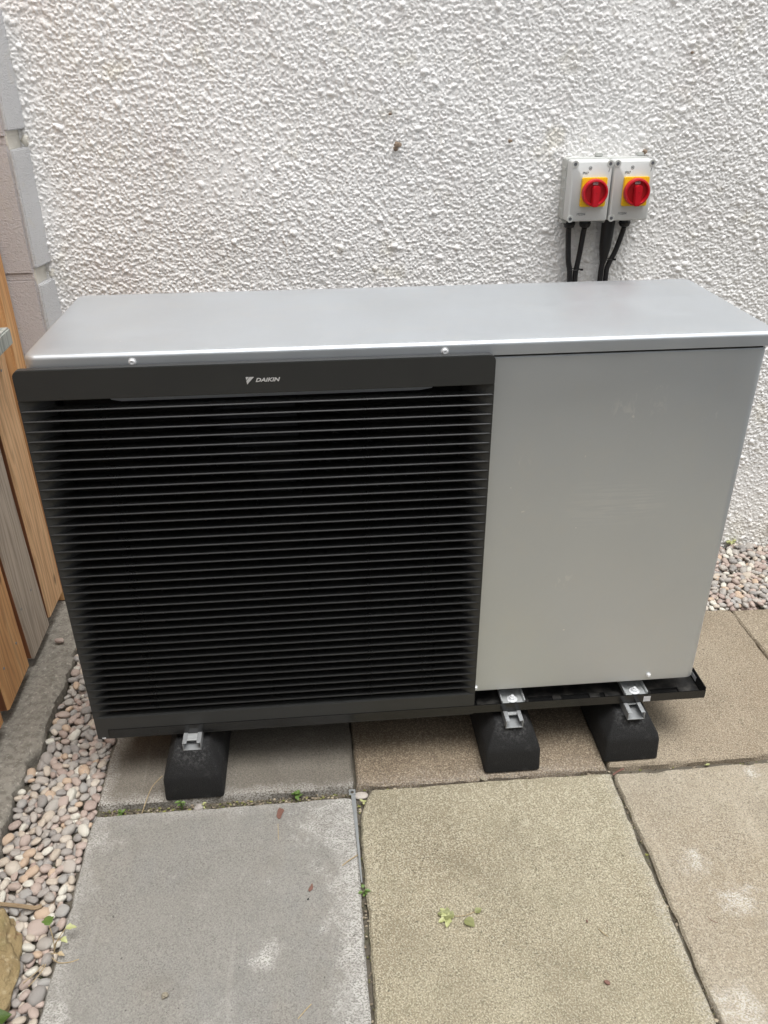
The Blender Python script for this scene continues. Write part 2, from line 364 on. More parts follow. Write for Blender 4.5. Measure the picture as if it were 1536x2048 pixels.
# ------------------------------------------------------------------ roughcast wall: pebbledash relief as real geometry
wall = thing('roughcast_wall', 'white painted roughcast house wall behind the silver unit', 'wall', (1, YW, -.3))
def roughcast(x0, x1, z0, z1, st, hole):
    nx, nz = int((x1-x0)/st)+1, int((z1-z0)/st)+1
    H = np.zeros((nz, nx), 'f'); area = (x1-x0)*(z1-z0)
    for rad, cnt in ((.0080, 160), (.0054, 2200), (.0041, 16000), (.0032, 38000)):
        n = int(cnt*area); cx = rng.uniform(x0, x1, n); cz = rng.uniform(z0, z1, n)
        rx = rad*rng.uniform(.85, 1.5, n); rz = rad*rng.uniform(.6, 1.05, n); th = rng.normal(-.6, .8, n); hh = rng.uniform(.6, 1.1, n)*rz
        off = rng.uniform(-.002, .0010, n)-.0018*np.clip(np.sin(cx*7.1+2*np.sin(cz*3.3))*np.sin(cz*6.3+1.5*np.sin(cx*4.1))*1.6-.55, 0, 1)
        ci = np.round((cx-x0)/st).astype(int); cj = np.round((cz-z0)/st).astype(int)
        k = int(rad*1.5/st)+1; c, s = np.cos(th), np.sin(th)
        for dj in range(-k, k+1):
            for di in range(-k, k+1):
                i, j = ci+di, cj+dj
                ok = (i >= 0) & (i < nx) & (j >= 0) & (j < nz)
                px = x0+i*st-cx; pz = z0+j*st-cz
                q = ((px*c+pz*s)/rx)**2+((-px*s+pz*c)/rz)**2; ok &= q < 1
                h = off+hh*np.sqrt(np.maximum(0, 1-q))*1.12
                np.maximum.at(H, (j[ok], i[ok]), h[ok].astype('f'))
    P = np.pad(H, 1, 'edge'); B = (P[:-2,1:-1]+P[2:,1:-1]+P[1:-1,:-2]+P[1:-1,2:])/4      # paint coats soften the hollows
    H = .84*H+.16*B
    xs = x0+np.arange(nx)*st; zs = z0+np.arange(nz)*st; X, Z = np.meshgrid(xs, zs)
    Y = -H-.004*np.sin(X*3.1+Z*1.7+.5)*np.sin(Z*2.3-X*.9)-.0025*np.sin(X*9+Z*4)*np.sin(Z*7.5+1)
    V = np.stack([X+rng.normal(0, st*.10, X.shape), Y, Z+rng.normal(0, st*.10, X.shape)], -1).reshape(-1, 3)
    I = np.arange(nx*nz).reshape(nz, nx)
    def quads(a, b, c, d, k):
        J = I[c:d+1:k, a:b+1:k]; return np.stack([J[:-1,:-1], J[:-1,1:], J[1:,1:], J[1:,:-1]], -1).reshape(-1, 4)
    # coarser where the unit stands in front of it
    a, b, d = [4*round(v/st/4) for v in (hole[0]-x0, hole[1]-x0, hole[2]-z0)]
    F = np.concatenate([quads(0, a, 0, d, 1), quads(a, b, 0, d, 4), quads(b, nx-1, 0, d, 1), quads(0, nx-1, d, nz-1, 1)])
    return V, F
V, F = roughcast(-.26, 2.22, -.25, 1.52, .0019, (-.10, 1.25, .55))
V[:, 1] += YW; V -= np.array([1, YW, -.3])
raw('roughcast', V, F, ROUGH, wall)
bm = bmesh.new()
box(bm, -4, -.25, YW-.006, YW+.25, -.3, 4.8); box(bm, 2.215, 6, YW-.006, YW+.25, -.3, 4.8)
box(bm, -.25, 2.215, YW-.006, YW+.25, 1.515, 4.8); box(bm, -.25, 2.215, YW+.012, YW+.25, -.3, 1.515)
mk('masonry', bm, ROUGH, wall, smooth=False)
def blob(bm, c, r, seed, n=2, squash=(1, 1, 1), amp=.25):
    rd = random.Random(seed); s = bmesh.ops.create_icosphere(bm, subdivisions=n, radius=1)
    for v in s['verts']:
        k = 1+rd.uniform(-amp, amp)
        v.co = Vector((c[0]+v.co.x*r*squash[0]*k, c[1]+v.co.y*r*squash[1]*k, c[2]+v.co.z*r*squash[2]*k))
for (x, z, r, sd_) in ((.747, 1.099, .009, 1), (.742, 1.090, .006, 2), (1.503, 1.305, .004, 3), (.728, 1.172, .004, 4), (1.045, 1.104, .005, 5), (2.05, -.125, .012, 6)):
    bm = bmesh.new(); blob(bm, (x, YW-.007, z), r, sd_, 2, (1.1, .6, .8), .3); mk('exposed_grit', bm, CHIP, wall)

# ------------------------------------------------------------------ added wall out of view: blocks low sky light, darkens reflections in the steel
bm = bmesh.new(); box(bm, -5, 7, -3.55, -3.35, -.32, 2.45); box(bm, -5.02, 7.02, -3.58, -3.32, 2.4505, 2.52)
BW = Mat('dark_shade_wall', .9); BW.color(BW.mix(BW.noise(3, 4), (.085, .08, .075), (.13, .125, .115)))
tag(mk('unseen_shade_wall', bm, BW.m), 'added unseen dark wall across the patio, shading the unit and reflected in it', 'wall')

# ------------------------------------------------------------------ block pier left of the roughcast
pier = thing('block_pier', 'lilac grey painted block pier between the fence and the roughcast wall', 'pier', (-.45, .84, -.3))
YP = .795; joints = [-.3, .145, .475, .803, 1.128, 1.404]
for i in range(5):
    a, b = joints[i]+(.007 if i else 0), joints[i+1]-(.007 if i < 4 else 0)
    bm = bmesh.new()
    prism(bm, [(-.75, YP), (-.212, YP), (-.2065, YW+.03), (-.75, YW+.03)], 2, a, b)
    o = mk('block', bm, PIER, pier, .004, 2)
    bm = bmesh.new(); a2, b2 = a+(.014 if i else 0), b-(.014 if i < 4 else 0)
    prism(bm, [(-.213, YP+.001), (-.2035, YP+.001), (-.1785, YW+.03), (-.2075, YW+.03)], 2, a2, b2)
    mk('block_return', bm, PIERR, o, .003, 2)  # returns greyer and slightly lighter than the block fronts
for z in joints[1:5]:
    bm = bmesh.new(); prism(bm, [(-.74, YP+.0025), (-.2145, YP+.0025), (-.2095, YW+.02), (-.74, YW+.02)], 2, z-.0072, z+.0072)
    mk('mortar_joint', bm, PIER, pier)
    bm = bmesh.new(); prism(bm, [(-.2150, YP+.004), (-.2100, YP+.004), (-.2035, YW+.01), (-.2100, YW+.01)], 2, z-.0205, z+.0205); mk('mortar_bed', bm, MORTAR, pier)
    bm = bmesh.new(); blob(bm, (-.192, YW-.002, z-.006), .014, int(z*100), 2, (.7, .6, 1.1), .2); mk('mortar_lump', bm, MORTAR, pier)

# ------------------------------------------------------------------ patio: paving slabs
patio = thing('patio', 'patio of square concrete paving slabs', None, (.55, -.1, ZG), None, 'structure')
def slab(x0, x1, y0, y1, mat, dz=0, tilt=(0, 0), seed=0, chip=None, label=None, rough=.0022):
    rd = random.Random(seed); pts = []
    def side(ax, ay, bx, by):
        n = max(6, int(math.hypot(bx-ax, by-ay)/.022)); nx, ny = (by-ay), -(bx-ax); L = math.hypot(nx, ny); ph = rd.uniform(0, 6)
        for i in range(n):
            t = i/n; d = rd.gauss(0, rough*.45)-abs(rd.gauss(0, rough*.5))*(rd.random() < .25)*3+rough*.7*math.sin(t*9+ph)
            if i == 0: d = -.004
            pts.append([ax+(bx-ax)*t+nx/L*d, ay+(by-ay)*t+ny/L*d])
    side(x0, y0, x1, y0); side(x1, y0, x1, y1); side(x1, y1, x0, y1); side(x0, y1, x0, y0)
    if chip: pts = [chip(p) for p in pts]
    cx, cy = (x0+x1)/2, (y0+y1)/2
    zt = lambda p: ZG+dz+tilt[0]*(p[0]-cx)+tilt[1]*(p[1]-cy)
    def inset(p, d):
        vx, vy = cx-p[0], cy-p[1]; return (p[0]+max(-d, min(d, vx*2)) if abs(vx) > .3*(x1-x0) else p[0]+vx*d*2, p[1]+(max(-d, min(d, vy*2)) if abs(vy) > .3*(y1-y0) else vy*d*2))
    bm = bmesh.new(); rings = [[(p[0], p[1], zt(p)-.05) for p in pts], [(p[0], p[1], zt(p)-.004-abs(rd.gauss(0, .0012))) for p in pts]]
    q = [inset(p, .0045) for p in pts]; rings.append([(p[0], p[1], zt(p)) for p in q])
    loft(bm, rings)
    o = mk('paving_slab', bm, mat, patio)
    if label: o['label'] = label
    return o
S_GREY = mat_slab('grey_riven_slab', (0.212, 0.202, 0.181), (0.252, 0.242, 0.220), .28, 0, (0.368, 0.352, 0.320), (0.232, 0.206, 0.170),
    [((.358, -.485, ZG), .06, .95), ((.47, -.19, ZG), .15, .8), ((.0, -.20, ZG), .07, .5), ((-.02, -.62, ZG), .16, .7), ((.3, -.62, ZG), .12, .3)], [('x', .44, .555, 1.0), ('x', .03, -.05, .6), ('y', -.17, -.11, .5)], 0, (0.196, 0.194, 0.186))
S_OLIVE = mat_slab('olive_pimpled_slab', (0.253, 0.219, 0.150), (0.304, 0.271, 0.190), .7, .8, (0.490, 0.452, 0.347), (0.229, 0.189, 0.126), [], [('x', 1.11, 1.165, .5)], .25)
S_BEIGE = mat_slab('beige_pitted_slab', (0.276, 0.237, 0.178), (0.340, 0.298, 0.230), .55, .25, (0.480, 0.432, 0.344), (0.264, 0.212, 0.144),
    [((1.255, -.36, ZG), .07, .9), ((1.30, -.455, ZG), .09, .95), ((1.489, -.125, ZG), .05, .9), ((1.21, -.66, ZG), .10, .8)], None, .25)
S_BROWN = mat_slab('brown_speckled_slab', (0.165, 0.126, 0.086), (0.208, 0.163, 0.116), .85, .2, (0.349, 0.289, 0.208), (0.158, 0.114, 0.074), [], [('y', -.03, -.10, .3)], .2)
S_TAUPE = mat_slab('taupe_slab', (0.138, 0.122, 0.099), (0.173, 0.155, 0.130), .35, 0, (0.282, 0.262, 0.227), (0.154, 0.134, 0.106), [], [('y', -.05, -.10, .8), ('x', .01, -.04, .8)], .1)
S_SAND = mat_slab('sandy_worn_slab', (0.232, 0.188, 0.132), (0.288, 0.240, 0.176), .7, .15, (0.440, 0.376, 0.288), (0.204, 0.156, 0.104), [], None, .15)
S_FAR = mat_slab('plain_slab', (0.232, 0.204, 0.152), (0.280, 0.248, 0.188), .5, .3, (0.400, 0.360, 0.280), None, [], None, .2)
def chip_olive(p):
    if p[0] < .75 and p[1] > -.4:
        t = max(0, (p[1]+.22)/.12); p[0] += .030*min(1, t)**2*(1 if p[0] < .60 else 0)
    return p
slab(-.037, .548, -.706, -.118, S_GREY, .002, (0, 0), 1, None, 'large grey slab with chalky white wear along its right edge', .0014)
slab(.557, 1.156, -.700, -.098, S_OLIVE, -.001, (0, .003), 2, chip_olive, 'olive pimpled slab at the front centre', .0017)
slab(1.1645, 1.765, -.700, -.100, S_BEIGE, -.004, (0, 0), 3, None, 'beige slab with white patches at the right', .0017)
slab(-.035, .549, -.092, .500, S_TAUPE, .004, (0, -.004), 4, None, 'taupe slab under the left end of the unit', .0014)
slab(.5535, 1.1545, -.091, .500, S_BROWN, .0, (0, 0), 5, None, 'brown speckled slab under the two right-hand feet', .0022)
slab(1.1595, 1.7345, -.086, .498, S_SAND, .002, (0, 0), 6, None, None, .002)
slab(1.7385, 2.33, -.086, .495, S_SAND, .0, (0, 0), 7, None, None, .002)
slab(1.775, 2.37, -.700, -.103, S_FAR, 0, (0, 0), 8)
sd0 = 20
for j in range(1, 3):
    for i in range(-1, 4):
        x = -.037+(i)*.603; y = -.712-.606*j
        slab(x, x+.594, y, y+.598, (S_FAR, S_OLIVE, S_BEIGE, S_GREY)[(i*3+j*5) % 4] if False else S_FAR, 0, (0, 0), sd0); sd0 += 1
slab(-.645, -.047, -1.318+.0, -.72, S_FAR, -.004, (0, 0), 60)

# soil showing in the joints and under the slabs
bm = bmesh.new(); nx, ny = 90, 60
G = [[bm.verts.new((-.05+2.5*i/nx, -.74+1.25*j/ny, ZG-.017+random.gauss(0, .0022))) for i in range(nx+1)] for j in range(ny+1)]
for j in range(ny):
    for i in range(nx): bm.faces.new((G[j][i], G[j][i+1], G[j+1][i+1], G[j+1][i]))
tag(mk('joint_soil', bm, SOIL), 'dark soil in the joints between the slabs', kind='structure')

# ------------------------------------------------------------------ concrete strip under the fence
bm = bmesh.new(); nx, ny = 40, 110
def conc_edge(y):
    e = -.213+.004*math.sin(y*23)+.003*math.sin(y*61+1)
    if y < .09: e -= .018*min(1, (.09-y)/.03)
    if y < -.05: e += .006
    return e
rd = random.Random(3); G = []
for j in range(ny+1):
    y = -.24+1.03*j/ny; row = []; e = conc_edge(y)+rd.gauss(0, .0016)
    for i in range(nx+1):
        t = i/nx; x = -.62+(e+.62)*t
        z = -.166+.003*math.sin(y*11+x*7)+rd.gauss(0, .0011)-.004*math.sin(max(0, (t-.95)/.05)*math.pi/2)**2
        if t > .985: z -= .005
        if y < -.17: z -= .03*min(1, (-.17-y)/.07)**2
        row.append(bm.verts.new((x, y, z)))
    row.append(bm.verts.new((e+.002, y, -.188))); row.append(bm.verts.new((e-.004, y, -.24))); G.append(row)
for j in range(ny):
    for i in range(nx+2): bm.faces.new((G[j][i], G[j][i+1], G[j+1][i+1], G[j+1][i]))
bm.faces.new([v for v in G[0]][::-1]+[]) if False else None
tag(mk('concrete_footing', bm, CONC), 'rough dark concrete strip running under the fence', kind='structure')

# ------------------------------------------------------------------ gravel: river pebbles
bed = thing('gravel_bed', 'bed of mixed river pebbles beside the slabs and along the wall', None, (-.12, 0, -.22), None, 'structure')
bm = bmesh.new(); box(bm, -.60, -.03, -1.4, .52, -.26, -.207); box(bm, -.60, 3.2, .5, .93, -.26, -.2072)
mk('gravel_soil', bm, SOIL, bed, smooth=False)
def pebble_mesh(seed, sub):
    rd = np.random.default_rng(seed); b = bmesh.new(); bmesh.ops.create_icosphere(b, subdivisions=sub, radius=1); b.verts.ensure_lookup_table()
    V = np.array([v.co[:] for v in b.verts]); F = np.array([[v.index for v in f.verts] for f in b.faces]); b.free()
    d = np.zeros(len(V))
    for _ in range(5):
        k = rd.normal(0, 1.5, 3); d += .055*np.sin(V@k+rd.uniform(0, 6))
    p = rd.uniform(.78, 1.0); V = np.sign(V)*np.abs(V)**p; V /= np.abs(V).max(0)
    V = V*(1+d[:, None]); V *= np.array([1, rd.uniform(.62, .85), rd.uniform(.42, .62)])
    return V, F
VAR_HI = [pebble_mesh(100+i, 3) for i in range(14)]; VAR_LO = [pebble_mesh(100+i, 2) for i in range(14)]
HI_ME = []
for i, (V, F) in enumerate(VAR_HI):
    t = raw('pebble', V, F, PEB); HI_ME.append(t.data); bpy.data.objects.remove(t)
def scatter(rects, dens, rmin, rmax, dmul, seed):
    rg = random.Random(seed); out = []; grid = {}; cs = rmax*2.2
    for (x0, x1, y0, y1) in rects:
        for _ in range(int((x1-x0)*(y1-y0)*dens)):
            r = rmin+(rmax-rmin)*rg.random()**1.8; x, y = rg.uniform(x0, x1), rg.uniform(y0, y1); gx, gy = int(x/cs), int(y/cs); ok = True
            for a in (-1, 0, 1):
                for b in (-1, 0, 1):
                    for (qx, qy, qr) in grid.get((gx+a, gy+b), ()):
                        if (qx-x)**2+(qy-y)**2 < (dmul*(r+qr))**2: ok = False; break
                    if not ok: break
                if not ok: break
            if ok: out.append((x, y, r)); grid.setdefault((gx, gy), []).append((x, y, r))
    return out
LEFT = (-.30, -.046, -.80, .52); FARL = (-.30, -.046, -1.35, -.80); BACK = (-.2, 2.7, .512, .868)
def allowed(x, y, r):
    if y > .5: return y < .868-r*.3
    if y > -.22 and x < conc_edge(y)+r*.75: return False
    return x < -.039-r*.35
top = [p for p in scatter([LEFT, FARL, BACK], 60000, .0092, .0168, .80, 1) if allowed(*p)]
mid = [p for p in scatter([LEFT, FARL, BACK], 30000, .0085, .013, .80, 2) if allowed(*p)]
low = [p for p in scatter([LEFT, FARL, BACK], 16000, .008, .012, .85, 3) if allowed(*p)]
def inview(p):
    q = np.array(p)-CAM; X, Y, Z = rr@q, dd@q, ff@q; u, v = 768+1635.4*X/Z, 1024+1635.4*Y/Z
    return -20 < u < 1556 and -20 < v < 2070, Z
allp = []
rgp = random.Random(5)
for lay, z0 in ((top, -.1905), (mid, -.1985), (low, -.206)):
    for (x, y, r) in lay:
        z = z0+rgp.uniform(-.004, .0035)
        if y > .5: z += .004
        rot = Matrix.Rotation(rgp.uniform(0, 6.283), 3, 'Z') @ Matrix.Rotation(R(rgp.gauss(0, 16)), 3, 'X') @ Matrix.Rotation(R(rgp.gauss(0, 14)), 3, 'Y')
        s = r*rgp.uniform(1.0, 1.22); vis, Z = inview((x, y, z)); hidden = (y > .5 and x < 1.45) or (x > -.1 and 0 < y < .5)
        allp.append((s/Z if vis and not hidden and lay is top else 0, x, y, z, s, rot, rgp.randrange(14)))
allp.sort(key=lambda t: -t[0])
for (q, x, y, z, s, rot, k) in allp[:300]:
    o = bpy.data.objects.new('pebble', HI_ME[k]); col.objects.link(o); o.parent = bed
    m = Matrix.Translation(Vector((x, y, z))-bed.location) @ (rot*1).to_4x4() @ Matrix.Diagonal((s, s, s, 1)); o.matrix_local = m
VS, FS, off = [], [], 0
for (q, x, y, z, s, rot, k) in allp[300:]:
    V, F = VAR_LO[k]; VS.append((V*s)@np.array(rot).T+np.array([x, y, z])-np.array(bed.location)); FS.append(F+off); off += len(V)
tag(raw('small_pebbles', np.concatenate(VS), np.concatenate(FS), PEB, bed), kind='stuff')

# ------------------------------------------------------------------ timber fence along the left
fence = thing('timber_fence', 'larch board fence along the concrete strip at the left', 'fence', (-.33, .2, -.166))
def board(y0, y1, x0, x1, z0, mat, seed, side=None, label=None, twist=0):
    rd = random.Random(seed); bm = bmesh.new(); rings = []
    for k in range(13):
        z = z0+(1.65-z0)*k/12; dx = .0015*math.sin(k*.9+seed); dy = .0012*math.sin(k*.7+seed*2)+twist*(1-k/12)**3
        c = .0045
        rings.append([(x0+dx, y0+dy, z), (x1-c+dx, y0+dy, z), (x1+dx, y0+c+dy, z), (x1+dx, y1-c+dy, z), (x1-c+dx, y1+dy, z), (x0+dx, y1+dy, z)])
    rings[0] = [(p[0], p[1], p[2]+rd.uniform(-.003, .003)) for p in rings[0]]
    loft(bm, rings); o = mk('board', bm, mat, fence, smooth=False)
    if side:
        o.data.materials.append(side)
        for f in o.data.polygons:
            if f.normal.y < -.9: f.material_index = 1
    if label: o['label'] = label
    return o
board(.565, .708, -.326, -.300, -.122, W_TAN, 1, W_RED)
board(.362, .524, -.326, -.300, -.130, W_GREY, 2, W_RED, 'weathered grey brown board', .03)
board(.172, .362-.012, -.326, -.300, -.125, W_ORG, 3, W_RED, None, .012)
board(-.03, .146, -.326, -.300, -.122, W_ORG, 4, W_RED)
board(-.235, -.065, -.326, -.300, -.122, W_TAN, 5, W_RED)
board(-.44, -.27, -.326, -.300, -.122, W_ORG, 6, W_RED)
board(-.645, -.475, -.326, -.300, -.122, W_GREY, 7, W_RED)
for k, y in enumerate((.44, .24, .04, -.16, -.36, -.56)):
    board(y, y+.17, -.398, -.374, -.12, W_RED, 20+k)
bm = bmesh.new(); box(bm, -.36, -.283, .716, .792, -.166, 1.75); mk('post', bm, W_ORG, fence, .004)
for z in (.02, .75, 1.4):
    bm = bmesh.new(); box(bm, -.373, -.327, -.7, .715, z, z+.075); mk('cross_rail', bm, W_RED, fence, .003)
bm = bmesh.new(); box(bm, -.299, -.250, -.75, .645, .672, .716); o = mk('ledge_rail', bm, W_RAIL, fence, .004); o['label'] = 'weathered grey rail fixed across the boards'
for (y, z) in ((.60, .60), (.655, .60), (.60, .05), (.68, .05), (.40, .03), (.49, .03), (.22, -.02), (.32, -.02), (.43, .55), (.22, .3)):
    bm = bmesh.new(); cyl(bm, (-.3005, y, z), (1, 0, 0), .0035, .0016, 8); mk('nail', bm, STEEL, fence)

# ------------------------------------------------------------------ heat pump
hp = thing('heat_pump', 'silver outdoor heat pump unit with a charcoal slatted grille', 'heat pump', (.69, .2, 0))
G0, G1, GZ0, GZ1 = -.0256, .8376, -.050, .824; GY = -.0195
XR, ZT = 1.3735, .8118
# steel casing: open-fronted on the fan side
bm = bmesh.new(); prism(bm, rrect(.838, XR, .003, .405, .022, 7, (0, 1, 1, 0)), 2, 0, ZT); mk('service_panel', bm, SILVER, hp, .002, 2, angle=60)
bm = bmesh.new(); box(bm, .012, .8365, .20, .405, 0, ZT); mk('rear_casing', bm, SILVER, hp, .003)
bm = bmesh.new(); prism(bm, rrect(.012, .0215, .0345, .1985, .012, 4, (1, 0, 0, 0)), 2, 0, ZT); mk('side_panel', bm, SILVER, hp)
bm = bmesh.new(); box(bm, .0405, .8365, .003, .03, .772, ZT); prism(bm, [(.13, .7560), (.15, .7522), (.70, .7522), (.725, .7560), (.725, .7715), (.13, .7715)], 1, .003, .028); mk('front_strip', bm, SILVER, hp, .0015)
bm = bmesh.new(); box(bm, .0405, .8365, .1, .1995, 0, .7715); mk('coil_backing', bm, FINM, hp, smooth=False)
# round fan opening in a black shroud
bm = bmesh.new(); n = 48; cx, cz, rf = .405, .385, .352
out = []
for k in range(n):
    a = 2*math.pi*k/n; dx, dz = math.cos(a), math.sin(a); t = min((.3825 if dx < 0 else .431)/max(1e-6, abs(dx)), (.385 if dz < 0 else .366)/max(1e-6, abs(dz))); out.append((cx+dx*t, cz+dz*t))
A = [bm.verts.new((p[0], .0335, p[1])) for p in out]; B = [bm.verts.new((cx+rf*math.cos(2*math.pi*k/n), .0335, cz+rf*math.sin(2*math.pi*k/n))) for k in range(n)]
C_ = [bm.verts.new((cx+(rf-.012)*math.cos(2*math.pi*k/n), .05, cz+(rf-.012)*math.sin(2*math.pi*k/n))) for k in range(n)]; D_ = [bm.verts.new((cx+(rf-.012)*math.cos(2*math.pi*k/n), .095, cz+(rf-.012)*math.sin(2*math.pi*k/n))) for k in range(n)]
for P, Q in ((A, B), (B, C_), (C_, D_)):
    for k in range(n): bm.faces.new((P[k], P[(k+1) % n], Q[(k+1) % n], Q[k]))
mk('fan_shroud', bm, BLACK, hp)
bm = bmesh.new()
for b in range(3):
    pass
def blade(a0):
    b = bmesh.new(); rows = []
    for i in range(9):
        r = .07+.26*i/8; row = []
        for j in range(7):
            a = a0+(j/6-.5)*1.5+.25*(i/8); row.append(b.verts.new((cx+r*math.cos(a), .062+.034*(j/6), cz+r*math.sin(a))))
        rows.append(row)
    for i in range(8):
        for j in range(6): b.faces.new((rows[i][j], rows[i][j+1], rows[i+1][j+1], rows[i+1][j]))
    bmesh.ops.solidify(b, geom=b.faces[:], thickness=.003); return b
bm.free()
bm = bmesh.new(); lathe_y(bm, [(.02, .055), (.06, .058), (.072, .066), (.072, .097)], cx, cz, 28); fan = mk('fan_hub', bm, BLACK, hp)
for k in range(3): mk('fan_blade', blade(.4+k*2.0944), BLACK, fan)
bm = bmesh.new()
for r in np.linspace(.06, .345, 15):
    pts = [(cx+r*math.cos(2*math.pi*k/40), .040, cz+r*math.sin(2*math.pi*k/40)) for k in range(41)]; tube(bm, pts, .0013, 4)
for k in range(28):
    a = 2*math.pi*k/28; tube(bm, [(cx+.06*math.cos(a), .0425, cz+.06*math.sin(a)), (cx+.349*math.cos(a), .0425, cz+.349*math.sin(a))], .0014, 4)
mk('fan_guard', bm, FINM, hp)
# lid with rolled edges
bm = bmesh.new(); rings = []
ZL0, ZL1, rl = .8150, .8440, .009
rings.append([(x, y, ZL0) for x, y in rrect(-.006, 1.384, .004, .424, .018, 6)]); rings.append([(x, y, ZL0+.002) for x, y in rrect(-.010, 1.388, 0, .428, .022, 6)])
for i in range(6):
    a = R(90*i/5); d = rl*(1-math.cos(a)); rings.append([(x, y, ZL1-rl+rl*math.sin(a)) for x, y in rrect(d-.010, 1.388-d, d, .428-d, .022-d*.5, 6)])
rings.append([(x, y, ZL1+.0012) for x, y in rrect(.05, 1.33, .05, .378, .02, 6)])
loft(bm, rings); lid = mk('lid', bm, SILVER, hp, angle=60)
bm = bmesh.new(); box(bm, .02, 1.36, .006, .40, ZT+.0005, ZL0+.004); mk('lid_gap_shade', bm, BLACK, hp)  # black filler stands in for the shade in the gap under the lid
def screw(name, x, y, z, r, parent, mat=ZINC):
    bm = bmesh.new(); lathe_y(bm, [(r*1.45, y), (r*1.45, y-.0012), (r*1.05, y-.0014), (r, y-.0042), (r*.8, y-.0052), (r*.42, y-.0052), (r*.36, y-.0030)], x, z, 12); return mk(name, bm, mat, parent)
for x in (.181, .745): screw('lid_screw', x, .0005, .8275, .0052, hp)
for x, z in ((1.258, .017), (.8425, .012)): screw('panel_screw', x, .0028, z, .0042, hp)
# grille
grille = tag(bpy.data.objects.new('grille', None)); col.objects.link(grille); grille.parent = hp; grille.empty_display_size = .05
def gpart(name, bm, mat, bevel=0, **k): return mk(name, bm, mat, grille, bevel, **k)
bm = bmesh.new(); prism(bm, rrect(G0, G1, .7665, GZ1, .013, 5, (0, 0, 1, 1)), 1, GY, -.004); gpart('top_rail', bm, GRILLE, .0012)
bm = bmesh.new(); prism(bm, rrect(G0, G1, GZ0, .0135, .004, 3, (1, 1, 0, 0)), 1, GY, -.001); gpart('bottom_rail', bm, GRILLE, .0012)
def cheek(s):
    xo = G0 if s > 0 else G1; b = bmesh.new(); prof = [(xo, GY+.0006)]
    for i in range(1, 8):
        t = i/7; prof.append((xo+s*(.0015+.052*t**1.15), GY+.001+.034*t**1.9))
    prof += [(xo+s*.0545, .032), (xo+s*.004, .032), (xo, .0022)]
    prism(b, prof if s < 0 else prof[::-1], 2, .0137, .7663); return b
gpart('side_cheek', cheek(1), GRILLE); gpart('side_cheek', cheek(-1), GRILLE)
b = bmesh.new(); prism(b, [(GY+.0002, -.0004), (GY+.0016, .0013), (.010, .0002), (.010, -.0013), (GY+.0012, -.0013), (GY+.0002, -.0009)], 0, G0+.0012, G1-.0012)
bmesh.ops.translate(b, verts=b.verts[:], vec=(-hp.location.x, -hp.location.y, 0))
first = mk('slat', b, SLATM, grille, local=True); first.location.z = .7465
for k in range(1, 37):
    o = first.copy(); col.objects.link(o); o.parent = grille; o.location.z = .7465-.01982*k
bm = bmesh.new(); box(bm, G0+.010, G0+.018, GY-.0012, GY+.001, GZ0+.002, GZ0+.005); gpart('drain_clip', bm, WHITEP)
bm = bmesh.new(); box(bm, -.012, .83, .004, .02, -.066, -.0005); mk('lower_skirt', bm, BLACK, hp)
# maker's emblem and lettering on the top rail
lx, lz, ly = .3805, .7915, GY-.0002
bm = bmesh.new()
prism(bm, [(lx, lz+.0068), (lx+.0058, lz+.0068), (lx+.0006, lz+.0012)], 1, ly-.0003, ly)
prism(bm, [(lx+.0068, lz+.0068), (lx+.0148, lz+.0068), (lx+.0016, lz-.0072), (lx+.0008, lz-.0002)], 1, ly-.0003, ly)
gpart('emblem', bm, WHITEP, smooth=False)
text('lettering', 'DAIKIN', .0098, (lx+.0382, ly-.0001, lz+.0003), WHITEP, grille, .28, 1.30, .00032)
# feet brackets under the casing
def bracket(xc):
    o = mk('mounting_bracket', (lambda b: (box(b, xc-.025, xc-.008, -.014, .045, -.0315, -.0290), box(b, xc+.008, xc+.025, -.014, .045, -.0315, -.0290), box(b, xc-.0081, xc+.0081, .006, .045, -.0314, -.0291),
        box(b, xc-.028, xc-.0252, -.014, .045, -.0315, -.0200), box(b, xc+.0252, xc+.028, -.014, .045, -.0315, -.0200), b)[-1])(bmesh.new()), GALV, hp, .0008)
    b = bmesh.new(); cyl(b, (xc, .0, -.0289), (0, 0, 1), .0125, .0018, 20); mk('washer', b, ZINC, o, .0005)
    b = bmesh.new(); cyl(b, (xc, .0, -.0270), (0, 0, 1), .0072, .0060, 6); cyl(b, (xc, .0, -.0210), (0, 0, 1), .004, .004, 12); mk('bolt', b, ZINC, o, .0006)
for xc in (.932, 1.229, .17): bracket(xc)

# ------------------------------------------------------------------ drip tray
tray = thing('drip_tray', 'black slotted metal drip tray under the silver unit', 'tray', (.7, .2, -.046))
bm = bmesh.new(); TX0, TX1, TY0, TY1, TF, TL = .0, 1.397, -.0205, .43, -.0440, -.0215
slots = [(.800, .850), (.975, 1.035), (1.055, 1.125), (1.150, 1.163), (1.275, 1.345)]
xs = [TX0+.0022]+[v for s_ in slots for v in s_]+[TX1-.0022]
for i in range(0, len(xs), 2): box(bm, xs[i], xs[i+1], .004, .020, TF-.002, TF)
box(bm, TX0+.0022, TX1-.0022, TY0+.0022, .0038, TF-.002, TF); box(bm, TX0+.0022, TX1-.0022, .0202, TY1-.0022, TF-.002, TF)
mk('floor', bm, TRAY, tray, smooth=False)
bm = bmesh.new(); box(bm, .78, 1.36, .001, .024, TF-.0055, TF-.0030); mk('slot_shade_plate', bm, TRAYP, tray)  # black plate added so the slots read as shaded holes
bm = bmesh.new(); box(bm, TX0, TX1, TY0, TY0+.002, TF-.0022, TL); mk('front_lip', bm, TRAYP, tray, .0010)
bm = bmesh.new(); box(bm, TX1-.002, TX1, TY0+.0021, TY1, TF-.0022, TL+.006); mk('end_lip', bm, TRAYP, tray, .0006)
